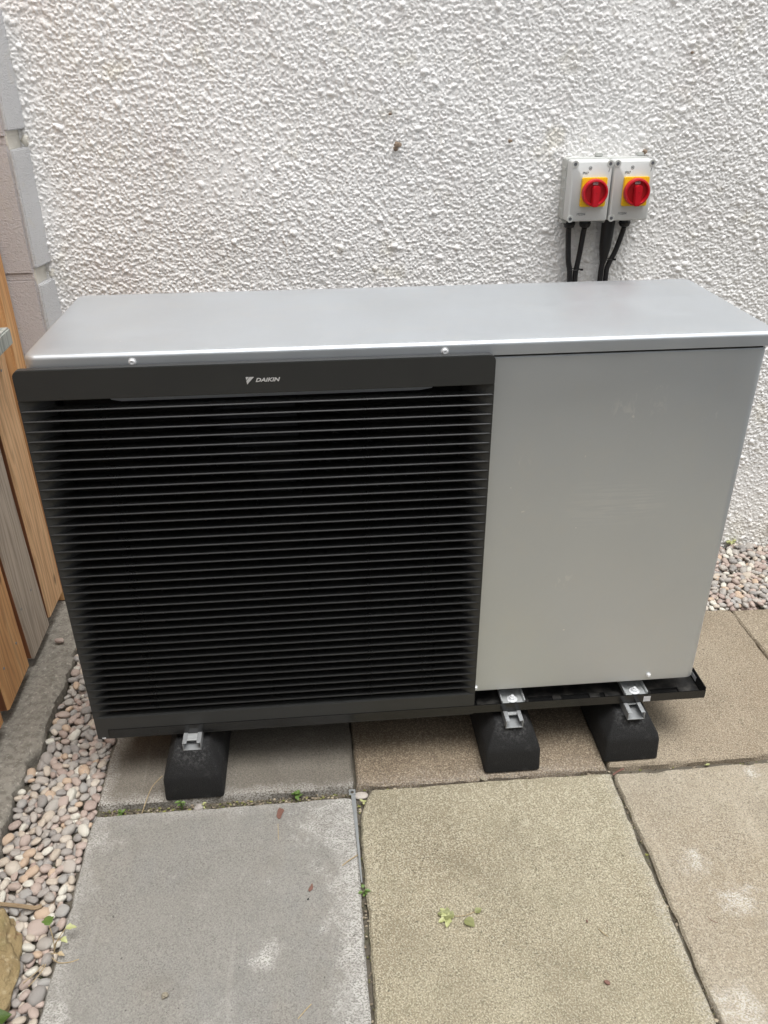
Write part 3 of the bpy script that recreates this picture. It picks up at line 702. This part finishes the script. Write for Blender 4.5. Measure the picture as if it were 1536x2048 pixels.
bm = bmesh.new(); box(bm, TX0, TX0+.002, TY0+.0021, TY1, TF-.0022, TL); mk('end_lip', bm, TRAY, tray, .0006)
bm = bmesh.new(); box(bm, TX0+.0021, TX1-.0021, TY1-.002, TY1, TF-.0022, TL); mk('rear_lip', bm, TRAY, tray, .0006)
bm = bmesh.new(); box(bm, 1.245, 1.262, TY0-.0006, TY0-.0001, -.0440, -.0290); o = mk('sticker', bm, STICK, tray); o['label'] = 'small white paper sticker'
bm = bmesh.new(); box(bm, TX1-.0027, TX1-.0021, .030, .062, -.038, -.026); mk('sticker', bm, STICK, tray)
for k in range(26):      # dirt swept along the tray
    x = random.uniform(.86, 1.33); 
bm = bmesh.new()
for k in range(70): blob(bm, (random.choice((random.uniform(.85, .93), random.uniform(.96, 1.2), random.uniform(1.27, 1.38))), random.uniform(-.016, .003), TF+.0008), random.uniform(.0008, .0022), k, 1, (1.2, 1, .5), .3)
tag(mk('dirt', bm, SOIL, tray), kind='stuff')

# ------------------------------------------------------------------ rubber support feet
def foot(name, xc, yf, label, g):
    t = thing(name, label, 'support foot', (xc, yf+.25, ZG), g); bm = bmesh.new(); rings = []
    L = .50
    for z, hw, f, r in ((ZG+.0005, .062, .006, .012), (ZG+.006, .0665, .001, .012), (ZG+.060, .0650, .004, .012), (ZG+.074, .0618, .008, .012), (ZG+.113, .0415, .038, .010), (ZG+.1175, .038, .043, .009)):
        rings.append([(x, y, z) for x, y in rrect(xc-hw, xc+hw, yf+f, yf+L-f, r*.6, 3)])
    loft(bm, rings); mk('rubber_body', bm, RUBBER, t, angle=70)
    y0, y1 = -.0535, yf+L-.026; xc += .003; a, b_ = xc-.0205, xc+.0205; z0, z1 = ZG+.1165, ZG+.1385
    bm = bmesh.new(); box(bm, a, b_, y0, y1, z0, z0+.0018); box(bm, a, a+.0018, y0, y1, z0+.0019, z1); box(bm, b_-.0018, b_, y0, y1, z0+.0019, z1)
    box(bm, a+.0019, a+.0095, y0, y1, z1-.0018, z1); box(bm, b_-.0095, b_-.0019, y0, y1, z1-.0018, z1)
    mk('steel_channel', bm, GALVD, t, .0004, 1)
    bm = bmesh.new(); box(bm, a+.0022, b_-.0022, yf+.055, yf+.085, z1-.008, z1-.0035); mk('channel_nut', bm, GALV, t, .001)
    return t
foot('support_foot', .184, -.094, 'black rubber foot under the left end of the grille', 'rubber feet carrying the unit')
foot('support_foot', .925, -.082, 'black rubber foot just right of the grille, in the middle of the three', 'rubber feet carrying the unit')
foot('support_foot', 1.216, -.074, 'black rubber foot under the right end of the silver panel', 'rubber feet carrying the unit')

# ------------------------------------------------------------------ rotary isolator switches and their cables
def isolator(xc, label):
    t = thing('isolator_switch', label, 'switch', (xc, YW, .985), 'rotary isolators on the wall')
    x0, x1, z0, z1 = xc-.0545, xc+.0545, .911, 1.0625
    bm = bmesh.new(); prism(bm, rrect(x0-.001, x1+.001, z0-.001, z1+.001, .005, 3), 1, .832, YW+.006); b_ = mk('enclosure_base', bm, PLASTD, t, .0015)
    for q in range(5):
        bm = bmesh.new(); prism(bm, rrect(x0-.003, x0-.0012, .930+q*.026, .938+q*.026, .0005, 2), 1, .84, .868); mk('base_rib', bm, PLASTD, b_)
    bm = bmesh.new(); rings = []
    for y, d in ((.8315, 0), (.797, .0005), (.792, .002), (.790, .0045)):
        pts = rrect(x0+d, x1-d, z0+d, z1-d, .006, 4); rings.append([(x, y, z) for x, z in pts])
    loft(bm, rings); c_ = mk('enclosure_cover', bm, PLAST, t)
    for sx in (-1, 1):
        for sz in (-1, 1):
            if (sx, sz) == (1, -1): continue
            bm = bmesh.new(); X, Z = xc+sx*.0465, .9868+sz*.0675
            lathe_y(bm, [(.0092, .7905), (.0088, .7893), (.0062, .7893), (.0060, .7898), (.001, .7898)], X, Z, 18); k_ = mk('screw_well', bm, PLASTD, c_)
            bm = bmesh.new(); lathe_y(bm, [(.0042, .7896), (.0040, .7889), (.0030, .7888), (.0026, .7892), (.0004, .7892)], X, Z, 14); mk('shaded_cover_screw', bm, INK, t)  # screw disc coloured dark for the shade of its recessed well
    bm = bmesh.new(); box(bm, x1-.024, x1-.006, .862, YW+.003, z1+.0012, z1+.011); mk('fixing_lug', bm, PLASTD, t, .002)
    bm = bmesh.new(); box(bm, x0-.0008, x0+.014, .835, .862, z0-.011, z0-.0012); mk('fixing_lug', bm, PLASTD, t, .002)
    X, Z = xc+.007, .9865
    bm = bmesh.new(); prism(bm, rrect(X-.0335, X+.0335, Z-.036, Z+.036, .004, 4), 1, .780, .7899); mk('yellow_plate', bm, YEL, t, .0012)
    bm = bmesh.new(); lathe_y(bm, [(.0325, .7799), (.0342, .778), (.0342, .768), (.0330, .765), (.0292, .764), (.0274, .766), (.0266, .7735), (.012, .7745), (.001, .7746)], X, Z, 40); ring = mk('rotary_ring', bm, RED, t)
    bm = bmesh.new(); lathe_y(bm, [(.0263, .7748), (.0263, .7728), (.001, .7726)], X, Z, 32); mk('dial_face', bm, REDD, ring)
    bm = bmesh.new(); prism(bm, [(X-.0075, Z+.0165), (X+.0, Z+.0185), (X+.0075, Z+.0165), (X+.0105, Z+.0135), (X+.0075, Z-.0335), (X-.0075, Z-.0335), (X-.0105, Z+.0135)], 1, .756, .7727); h_ = mk('handle', bm, RED, ring, .0018)
    bm = bmesh.new(); lathe_y(bm, [(.0022, .7561), (.0020, .7555), (.0004, .7555)], X, Z+.001, 10); mk('handle_screw', bm, REDD, h_)
    bm = bmesh.new(); box(bm, X-.0075, X+.0055, .7698, .7724, Z+.0195, Z+.0262); l_ = mk('dial_label', bm, PLASTD, ring, .0006)
    text('lettering', 'I ON', .0058, (X-.001, .7696, Z+.0229), INK, l_, 0, .8)
    bm = bmesh.new(); rg_ = [(.0046, .7900), (.0046, .7897), (.0038, .7897), (.0038, .7900)]
    n = 20; V = [[bm.verts.new((xc-.006+r*math.sin(k*2*math.pi/n), y, 1.0445+r*math.cos(k*2*math.pi/n))) for k in range(n)] for r, y in rg_]
    for a, b in zip(V, V[1:]):
        for k in range(n): bm.faces.new((a[k], a[(k+1) % n], b[(k+1) % n], b[k]))
    mk('round_mark', bm, INK, c_)
    text('lettering', 'RS', .0052, (xc-.006, .7897, 1.0445), INK, c_, 0, 1, .00008)
    text('lettering', 'IP67', .0092, (xc-.0175, .7897, 1.0325), INK, c_)
    text('lettering', 'M2204', .0086, (xc-.0185, .7897, .9305), INK, c_)
    bm = bmesh.new(); prism(bm, [(x1-.0095, 1.0435), (x1-.0083, 1.0435), (x1-.0100, 1.0345), (x1-.0112, 1.0345)], 1, .7896, .78995); mk('arrow_mark', bm, INK, c_)
    return t
iso = isolator(1.2485, 'grey isolator with red rotary knob, the one nearer the wall centre, left of its twin')
iso2 = dup(iso); iso2.location.x += .1125; iso2['label'] = 'grey isolator with red rotary knob above the thick black sleeve, right of its twin'
def gland(xc, parent, yc=.846):
    b = bmesh.new(); cyl(b, (xc, yc, .9098), (0, 0, -1), .0155, .011, 6); cyl(b, (xc, yc, .8988), (0, 0, -1), .0165, .009, 18, .0135); cyl(b, (xc, yc, .8898), (0, 0, -1), .0135, .003, 18, .010)
    return mk('cable_gland', b, CABLE, parent, .0008)
gland(1.2185, iso); gland(1.262, iso); gland(1.374, iso2); gland(1.328, iso2)
def smoothpath(P, n=8):
    P = [Vector(p) for p in P]; out = []
    for i in range(len(P)-1):
        p0, p1, p2, p3 = P[max(i-1, 0)], P[i], P[i+1], P[min(i+2, len(P)-1)]
        for k in range(n):
            t = k/n; out.append(.5*((2*p1)+(p2-p0)*t+(2*p0-5*p1+4*p2-p3)*t*t+(3*p1-p0-3*p2+p3)*t**3))
    return out+[P[-1]]
def cable(P, r, label, grp='black power cables below the isolators'):
    bm = bmesh.new(); tube(bm, smoothpath(P), r, 12); o = mk('power_cable', bm, CABLE); return tag(o, label, 'cable', grp)
CY = .852
cable([(1.2185, .846, .8868), (1.2205, CY, .868), (1.2275, CY, .80), (1.2365, CY, .75), (1.243, CY, .6), (1.243, CY, .2), (1.243, .80, .1)], .0076, 'black cable dropping straight from the leftmost gland')
cable([(1.262, .846, .8868), (1.262, CY, .868), (1.2585, CY, .82), (1.2535, CY, .775), (1.2525, CY, .75), (1.2585, CY, .6), (1.2585, CY, .2), (1.2585, .79, .1)], .0074, 'black cable leaning left from the second gland under the left isolator')
c3 = cable([(1.328, .846, .8868), (1.328, CY, .86), (1.3275, CY, .80), (1.3255, CY, .75), (1.33, CY, .6), (1.33, CY, .2), (1.33, .80, .1)], .0076, 'black cable in the thick sleeve under the right isolator')
cable([(1.374, .846, .8868), (1.373, CY, .868), (1.360, CY, .82), (1.3455, CY, .785), (1.3415, CY, .75), (1.346, CY, .6), (1.346, CY, .2), (1.346, .79, .1)], .0072, 'black cable leaning left from the rightmost gland')
bm = bmesh.new(); tube(bm, smoothpath([(1.328, .846, .9085), (1.3285, .848, .88), (1.3285, CY-.002, .845), (1.3282, CY, .815), (1.3275, CY, .79)], 4), [.0178]*9+[.0165, .0155, .0140, .0125, .0115, .0105, .0095, .0085][:8], 16) if False else tube(bm, [(1.328, .846, .9088), (1.328, .846, .895), (1.3282, .847, .870), (1.3283, .849, .850), (1.3283, .850, .832), (1.328, CY, .812), (1.3278, CY, .797), (1.3275, CY, .788)], [.0180, .0180, .0176, .0168, .0158, .0128, .0098, .0084], 16)
mk('shrink_sleeve', bm, CABLE, c3)
def tie(xc, z, w_, label):
    b = bmesh.new(); pts = [(xc+w_*math.cos(a), CY+.0098*math.sin(a), z+.001*math.cos(a)) for a in np.linspace(0, 2*math.pi, 25)]; tube(b, pts, .0015, 6)
    o = mk('cable_tie', b, CABLE); tag(o, label, 'cable tie', 'cable ties round the cable pairs')
    b = bmesh.new(); box(b, xc+w_-.001, xc+w_+.007, CY-.009, CY-.003, z-.002, z+.003); mk('tie_head', b, CABLE, o, .0008)
tie(1.246, .772, .0180, 'black cable tie round the left pair of cables, low down')
tie(1.337, .798, .0185, 'black cable tie round the right pair of cables below the sleeve')
bm = bmesh.new(); blob(bm, (1.412, YW-.012, 1.074), .0065, 3, 2, (1, 1, 1), .2); mk_ = mk('wall_plug', bm, CHIP); tag(mk_, 'small rusty brown plug in the wall above the right isolator', 'wall plug')
bm = bmesh.new(); tube(bm, [(1.409, YW-.015, 1.0725), (1.398, YW-.014, 1.068), (1.388, YW-.013, 1.064)], .0012, 5); mk('wire_end', bm, ZINC, mk_)

# ------------------------------------------------------------------ small things on the ground
def leafshape(bm, c, L, W, yaw, droop=.2, lobes=0, pitch=.3):
    m = Matrix.Translation(Vector(c)) @ Matrix.Rotation(yaw, 4, 'Z') @ Matrix.Rotation(-pitch, 4, 'Y'); rows = []
    for i in range(9):
        t = i/8; wd = W*math.sin(math.pi*min(1, t**.75))*(1+lobes*.5*math.sin(t*17))+.0004; z = -droop*L*t*t
        rows.append([bm.verts.new(m @ Vector((L*t, s_*wd, z+abs(s_)*wd*.35))) for s_ in (-1, -.5, 0, .5, 1)])
    for i in range(8):
        for j in range(4): bm.faces.new((rows[i][j], rows[i][j+1], rows[i+1][j+1], rows[i+1][j]))
def weed(x, y, z, n, L, label, mat=GREEN, seed=0, tall=.012):
    rd = random.Random(seed); t = thing('weed', label, 'weed', (x, y, z))
    for k in range(n):
        a = rd.uniform(0, 6.28); h = tall*rd.uniform(.5, 1.3); ex = x+math.cos(a)*L*.6*rd.random(); ey = y+math.sin(a)*L*.6*rd.random()
        b = bmesh.new(); tube(b, [(x, y, z), ((x+ex)/2, (y+ey)/2, z+h*.6), (ex, ey, z+h)], .0007, 5); mk('stem', b, DRY if mat is PALE else mat, t)
        b = bmesh.new(); leafshape(b, (ex, ey, z+h), L*rd.uniform(.6, 1.1), L*rd.uniform(.22, .36), a+rd.uniform(-.6, .6), .3, 0, rd.uniform(-.1, .5)); mk('leaf', b, mat, t)
    return t
ZJ = ZG-.014
weed(.413, -.103, ZJ, 9, .013, 'green sprig in the soil joint behind the grey slab', GREEN, 1, .018)
weed(.155, -.106, ZJ, 5, .010, 'green seedling in the joint by the left rubber foot', GREEN, 2, .020)
weed(.022, -.116, ZJ, 5, .013, 'flat green weed at the left end of the soil joint', GREEN, 3, .012)
weed(.2, -.104, ZJ, 5, .008, 'small pale seedling in the joint right of the left rubber foot', PALE, 4, .012)
weed(.554, -.362, ZJ, 7, .010, 'green weed in the joint between grey and olive slabs', GREEN, 5, .016)
weed(.567, -.135, ZJ, 4, .009, 'tiny weed at the chipped corner of the olive slab', PALE, 6, .012)
weed(1.915, .868, -.190, 12, .016, 'yellow green moss tuft at the foot of the wall behind the unit', PALE, 7, .014)
t = thing('seedling', 'spindly seedling with yellowed leaves in the gravel by the grey slab', 'seedling', (-.046, -.435, -.195))
for (p, m_, L, W_, yaw) in (([(-.046, -.435, -.195), (-.044, -.425, -.168), (-.050, -.412, -.140)], GREEN, .026, .010, 2.0), ([(-.046, -.435, -.195), (-.036, -.428, -.165), (-.020, -.415, -.148)], PALE, .018, .006, .2),
                        ([(-.046, -.435, -.195), (-.040, -.430, -.170), (-.026, -.428, -.158)], PALE, .013, .005, -.6), ([(-.046, -.435, -.195), (-.046, -.445, -.178), (-.030, -.450, -.170)], DRY, .012, .004, -.3)):
    b = bmesh.new(); tube(b, smoothpath(p, 4), .0009, 5); mk('stem', b, DRY, t)
    b = bmesh.new(); leafshape(b, p[-1], L, W_, yaw, .5, .5, .2); mk('leaf', b, m_, t)
for pts in ([(-.046, -.447, -.184), (-.028, -.462, -.181), (-.006, -.462, -.182), (.008, -.457, -.183)], [(-.05, -.45, -.185), (-.062, -.475, -.180), (-.082, -.498, -.178)], [(-.05, -.45, -.185), (-.055, -.478, -.180), (-.07, -.505, -.178)]):
    b = bmesh.new(); tube(b, smoothpath(pts, 5), .0009, 5); mk('root', b, DRY, t)
# leaves
def leaf_thing(label, c, L, W_, yaw, mat, lobes=.4, droop=.1, pitch=.1, stalk=None):
    b = bmesh.new(); leafshape(b, c, L, W_, yaw, droop, lobes, pitch); bmesh.ops.solidify(b, geom=b.faces[:], thickness=.0003)
    o = mk('fallen_leaf', b, mat); tag(o, label, 'leaf')
    if stalk: b = bmesh.new(); tube(b, smoothpath(stalk, 4), .0007, 5); mk('stalk', b, DRY, o)
    return o
o = leaf_thing('torn lobed leaf with a stalk on the olive slab', (.728, -.436, ZG+.003), .034, .011, 2.9, PALE, .8, .05, .06, [(.728, -.436, ZG+.003), (.748, -.436, ZG+.002), (.775, -.428, ZG+.002)])
for yaw in (2.2, 3.6, 4.4):
    b = bmesh.new(); leafshape(b, (.716, -.436, ZG+.003), .024, .007, yaw, .1, .6, .1); mk('lobe', b, PALE, o)
leaf_thing('small rounded pale leaf right of the torn leaf', (.748, -.443, ZG+.002), .024, .010, -.9, PALE, .1, .1, .1)
leaf_thing('tiny pale leaf at the tip of the stalk', (.770, -.432, ZG+.002), .016, .006, .5, PALE, .1, .1, .15)
o = leaf_thing('large bright green leaf on the gravel at the lower left corner', (-.150, -.590, -.163), .075, .030, .42, GREEN, .12, .12, .05)
def flake(name, label, cat, c, L, W_, yaw, mat, h=.0018, seed=1, grp=None):
    rd = random.Random(seed); b = bmesh.new(); pts = []
    for k in range(12):
        a = k*2*math.pi/12; r = 1+rd.uniform(-.25, .25); px, py = L/2*math.cos(a)*r, W_/2*math.sin(a)*r
        pts.append((c[0]+px*math.cos(yaw)-py*math.sin(yaw), c[1]+px*math.sin(yaw)+py*math.cos(yaw)))
    prism(b, pts, 2, c[2], c[2]+h); return tag(mk(name, b, mat, None, h*.3, 1), label, cat, grp)
flake('bark_flake', 'reddish brown bark flake at the back of the grey slab', 'bark flake', (.379, -.151, ZG+.0025), .030, .015, 1.35, BROWN, .0022, 1)
flake('bark_flake', 'small brown bark flake in the middle of the grey slab', 'bark flake', (.446, -.347, ZG+.0025), .017, .008, 1.2, BROWN, .002, 2)
flake('mortar_crumb', 'white grey mortar crumb near the front of the grey slab', 'crumb', (.180, -.544, ZG+.0025), .015, .011, .6, S_FAR, .007, 3)
flake('stone_chip', 'pale stone chip beside the joint left of the middle rubber foot', 'stone chip', (.852, -.094, ZG+.0005), .020, .012, 2.4, S_FAR, .004, 4)
flake('grit_crumb', 'dark crumb on the front of the olive slab', 'crumb', (.985, -.592, ZG+.001), .012, .007, 2.5, BROWN, .003, 5)
flake('grit_crumb', 'dark speck of grit near the centre of the olive slab', 'crumb', (.985, -.47, ZG+.001), .006, .004, 1.5, BROWN, .002, 6)
flake('dark_crumb', 'tiny black crumb below the small bark flake', 'crumb', (.440, -.372, ZG+.0025), .006, .004, 1, BLACK, .002, 7)
flake('yellow_scrap', 'yellow scrap in the joint behind the beige slab', 'scrap', (1.40, -.093, ZG-.009), .012, .005, .1, PALE, .004, 8)
def stone(name, label, c, r, k, s=(1, 1, 1), cat='stone'):
    V, F = VAR_HI[k]; o = raw(name, V*r*np.array(s), F, PEB); o.location = c; return tag(o, label, cat)
stone('stray_pebble', 'single grey pebble lying on the concrete strip by the fence', (-.262, .500, -.155), .013, 3, (1, 1, .9), 'pebble')
stone('stray_pebble', 'round buff pebble in the soil joint by the left rubber foot', (.193, -.106, ZJ+.004), .011, 5, (1, 1.1, 1.2), 'pebble')
stone('stray_pebble', 'flat reddish pebble at the chipped slab corner', (.563, -.105, ZJ+.003), .015, 6, (1, 1, .7), 'pebble')
def stick(label, pts, r, mat=DRY, name='dry_stalk', cat='stalk'):
    b = bmesh.new(); tube(b, smoothpath(pts, 5), r, 6); return tag(mk(name, b, mat), label, cat)
stick('brown twig lying across the pebbles at the left edge', [(-.21, -.325, -.176), (-.17, -.332, -.174), (-.13, -.340, -.174), (-.102, -.345, -.176), (-.090, -.341, -.176)], .0042, mat_leaf('twig_bark', (.20, .14, .08), (.33, .25, .16)), 'twig', 'twig')
stick('arched dry grass stalk leaning on the left rubber foot', [(.064, -.120, ZJ+.002), (.075, -.095, ZG+.010), (.088, -.072, ZG+.030), (.112, -.060, ZG+.050)], .0011)
stick('short straw in the joint left of the left rubber foot', [(.03, -.121, ZJ+.006), (.064, -.123, ZJ+.007)], .0011)
stick('straw lying near the front edge of the grey slab', [(.420, -.606, ZG+.003), (.432, -.594, ZG+.004), (.444, -.582, ZG+.003)], .0010)
stick('fine straw near the bark flake on the grey slab', [(.377, -.222, ZG+.003), (.376, -.2, ZG+.0035), (.375, -.180, ZG+.003)], .0007)
stick('forked straw over the edge of the grey slab', [(.512, -.300, ZG+.003), (.53, -.288, ZG+.005), (.548, -.276, ZG+.003)], .0011)
stick('thin straw on the right of the olive slab', [(1.003, -.487, ZG+.001), (1.008, -.496, ZG+.002), (1.016, -.505, ZG+.001)], .0008)
stick('bit of stick in the joint crossing by the right rubber foot', [(1.163, -.104, ZG-.006), (1.175, -.099, ZG-.002), (1.192, -.094, ZG+.001)], .0022, BROWN)
stick('dark curved hair of root on the beige slab', [(1.227, -.478, ZG-.004), (1.231, -.488, ZG-.003), (1.242, -.494, ZG-.004)], .0006, BROWN)
# grey metal strip with a hole along the slab edge
ms = thing('metal_strip', 'flat grey metal strip with a hole along the edge of the grey slab', 'metal strip', (.548, -.2, ZG))
bm = bmesh.new(); n = 16; hc = (.5435, -.108); outp = [(.536, -.100), (.551, -.100), (.551, -.116), (.536, -.116)]
O = []; I = []
for k in range(n):
    a = 2*math.pi*k/n; dx, dy = math.cos(a), math.sin(a); t_ = min(.0075/max(1e-6, abs(dx)), .008/max(1e-6, abs(dy))); O.append((hc[0]+dx*t_, hc[1]+dy*t_)); I.append((hc[0]+dx*.0042, hc[1]+dy*.0042))
for z in (ZG+.0035, ZG+.0055):
    pass
Vt = [[bm.verts.new((p[0], p[1], z)) for p in L_] for z, L_ in ((ZG+.0035, O), (ZG+.0055, O), (ZG+.0055, I), (ZG+.0035, I))]
for a, b in zip(Vt, Vt[1:]+Vt[:1]):
    for k in range(n): bm.faces.new((a[k], a[(k+1) % n], b[(k+1) % n], b[k]))
mk('eyelet', bm, STEEL, ms, smooth=False)
bm = bmesh.new(); prism(bm, [(.5405, -.1163), (.5508, -.1163), (.5518, -.345), (.5488, -.345), (.5440, -.20)], 2, ZG+.0035, ZG+.0052); mk('strip', bm, STEEL, ms, .0004)
# conglomerate rock
bm = bmesh.new(); s = bmesh.ops.create_icosphere(bm, subdivisions=5, radius=1); rd = np.random.default_rng(11); K = [(rd.normal(0, 3.2, 3), rd.uniform(0, 6)) for _ in range(7)]+[(rd.normal(0, 11, 3), rd.uniform(0, 6)) for _ in range(7)]
for v in s['verts']:
    p = np.array(v.co); d = 1+sum((.045 if i < 7 else .016)*math.sin(k@p+f) for i, (k, f) in enumerate(K))
    v.co = Vector((-.158+p[0]*.062*d, -.475+p[1]*.135*d, -.182+p[2]*.036*d))
tag(mk('rock', bm, ROCK), 'rough yellow brown conglomerate rock on the gravel at the lower left', 'rock')
# crumbs and grit in the joints
bm = bmesh.new(); rd = random.Random(9)
for k in range(1000):
    u = rd.random()
    if u < .62: x, y = rd.uniform(-.03, .55), rd.uniform(-.116, -.094)
    elif u < .72: x, y = rd.uniform(.549, .560), rd.uniform(-.68, -.12)
    elif u < .84: x, y = rd.uniform(1.154, 1.166), rd.uniform(-.69, -.1)
    else: x, y = rd.uniform(.56, 1.75), rd.uniform(-.102, -.088)
    blob(bm, (x, y, ZJ+rd.uniform(-.002, .003)), rd.uniform(.0009, .0034), k, 1, (1.3, 1, .7), .35)
GR = Mat('joint_grit', .9); g_ = GR.n('ShaderNodeNewGeometry'); GR.color(GR.ramp(g_.outputs['Random Per Island'], [(0, (.10, .085, .06)), (.3, (.22, .18, .13)), (.55, (.06, .05, .035)), (.70, (.34, .29, .21)), (.80, (.12, .13, .035)), (.93, (.20, .20, .06))], 'CONSTANT'))
tag(mk('joint_grit', bm, GR.m), 'grit and plant crumbs in the slab joints', kind='stuff')
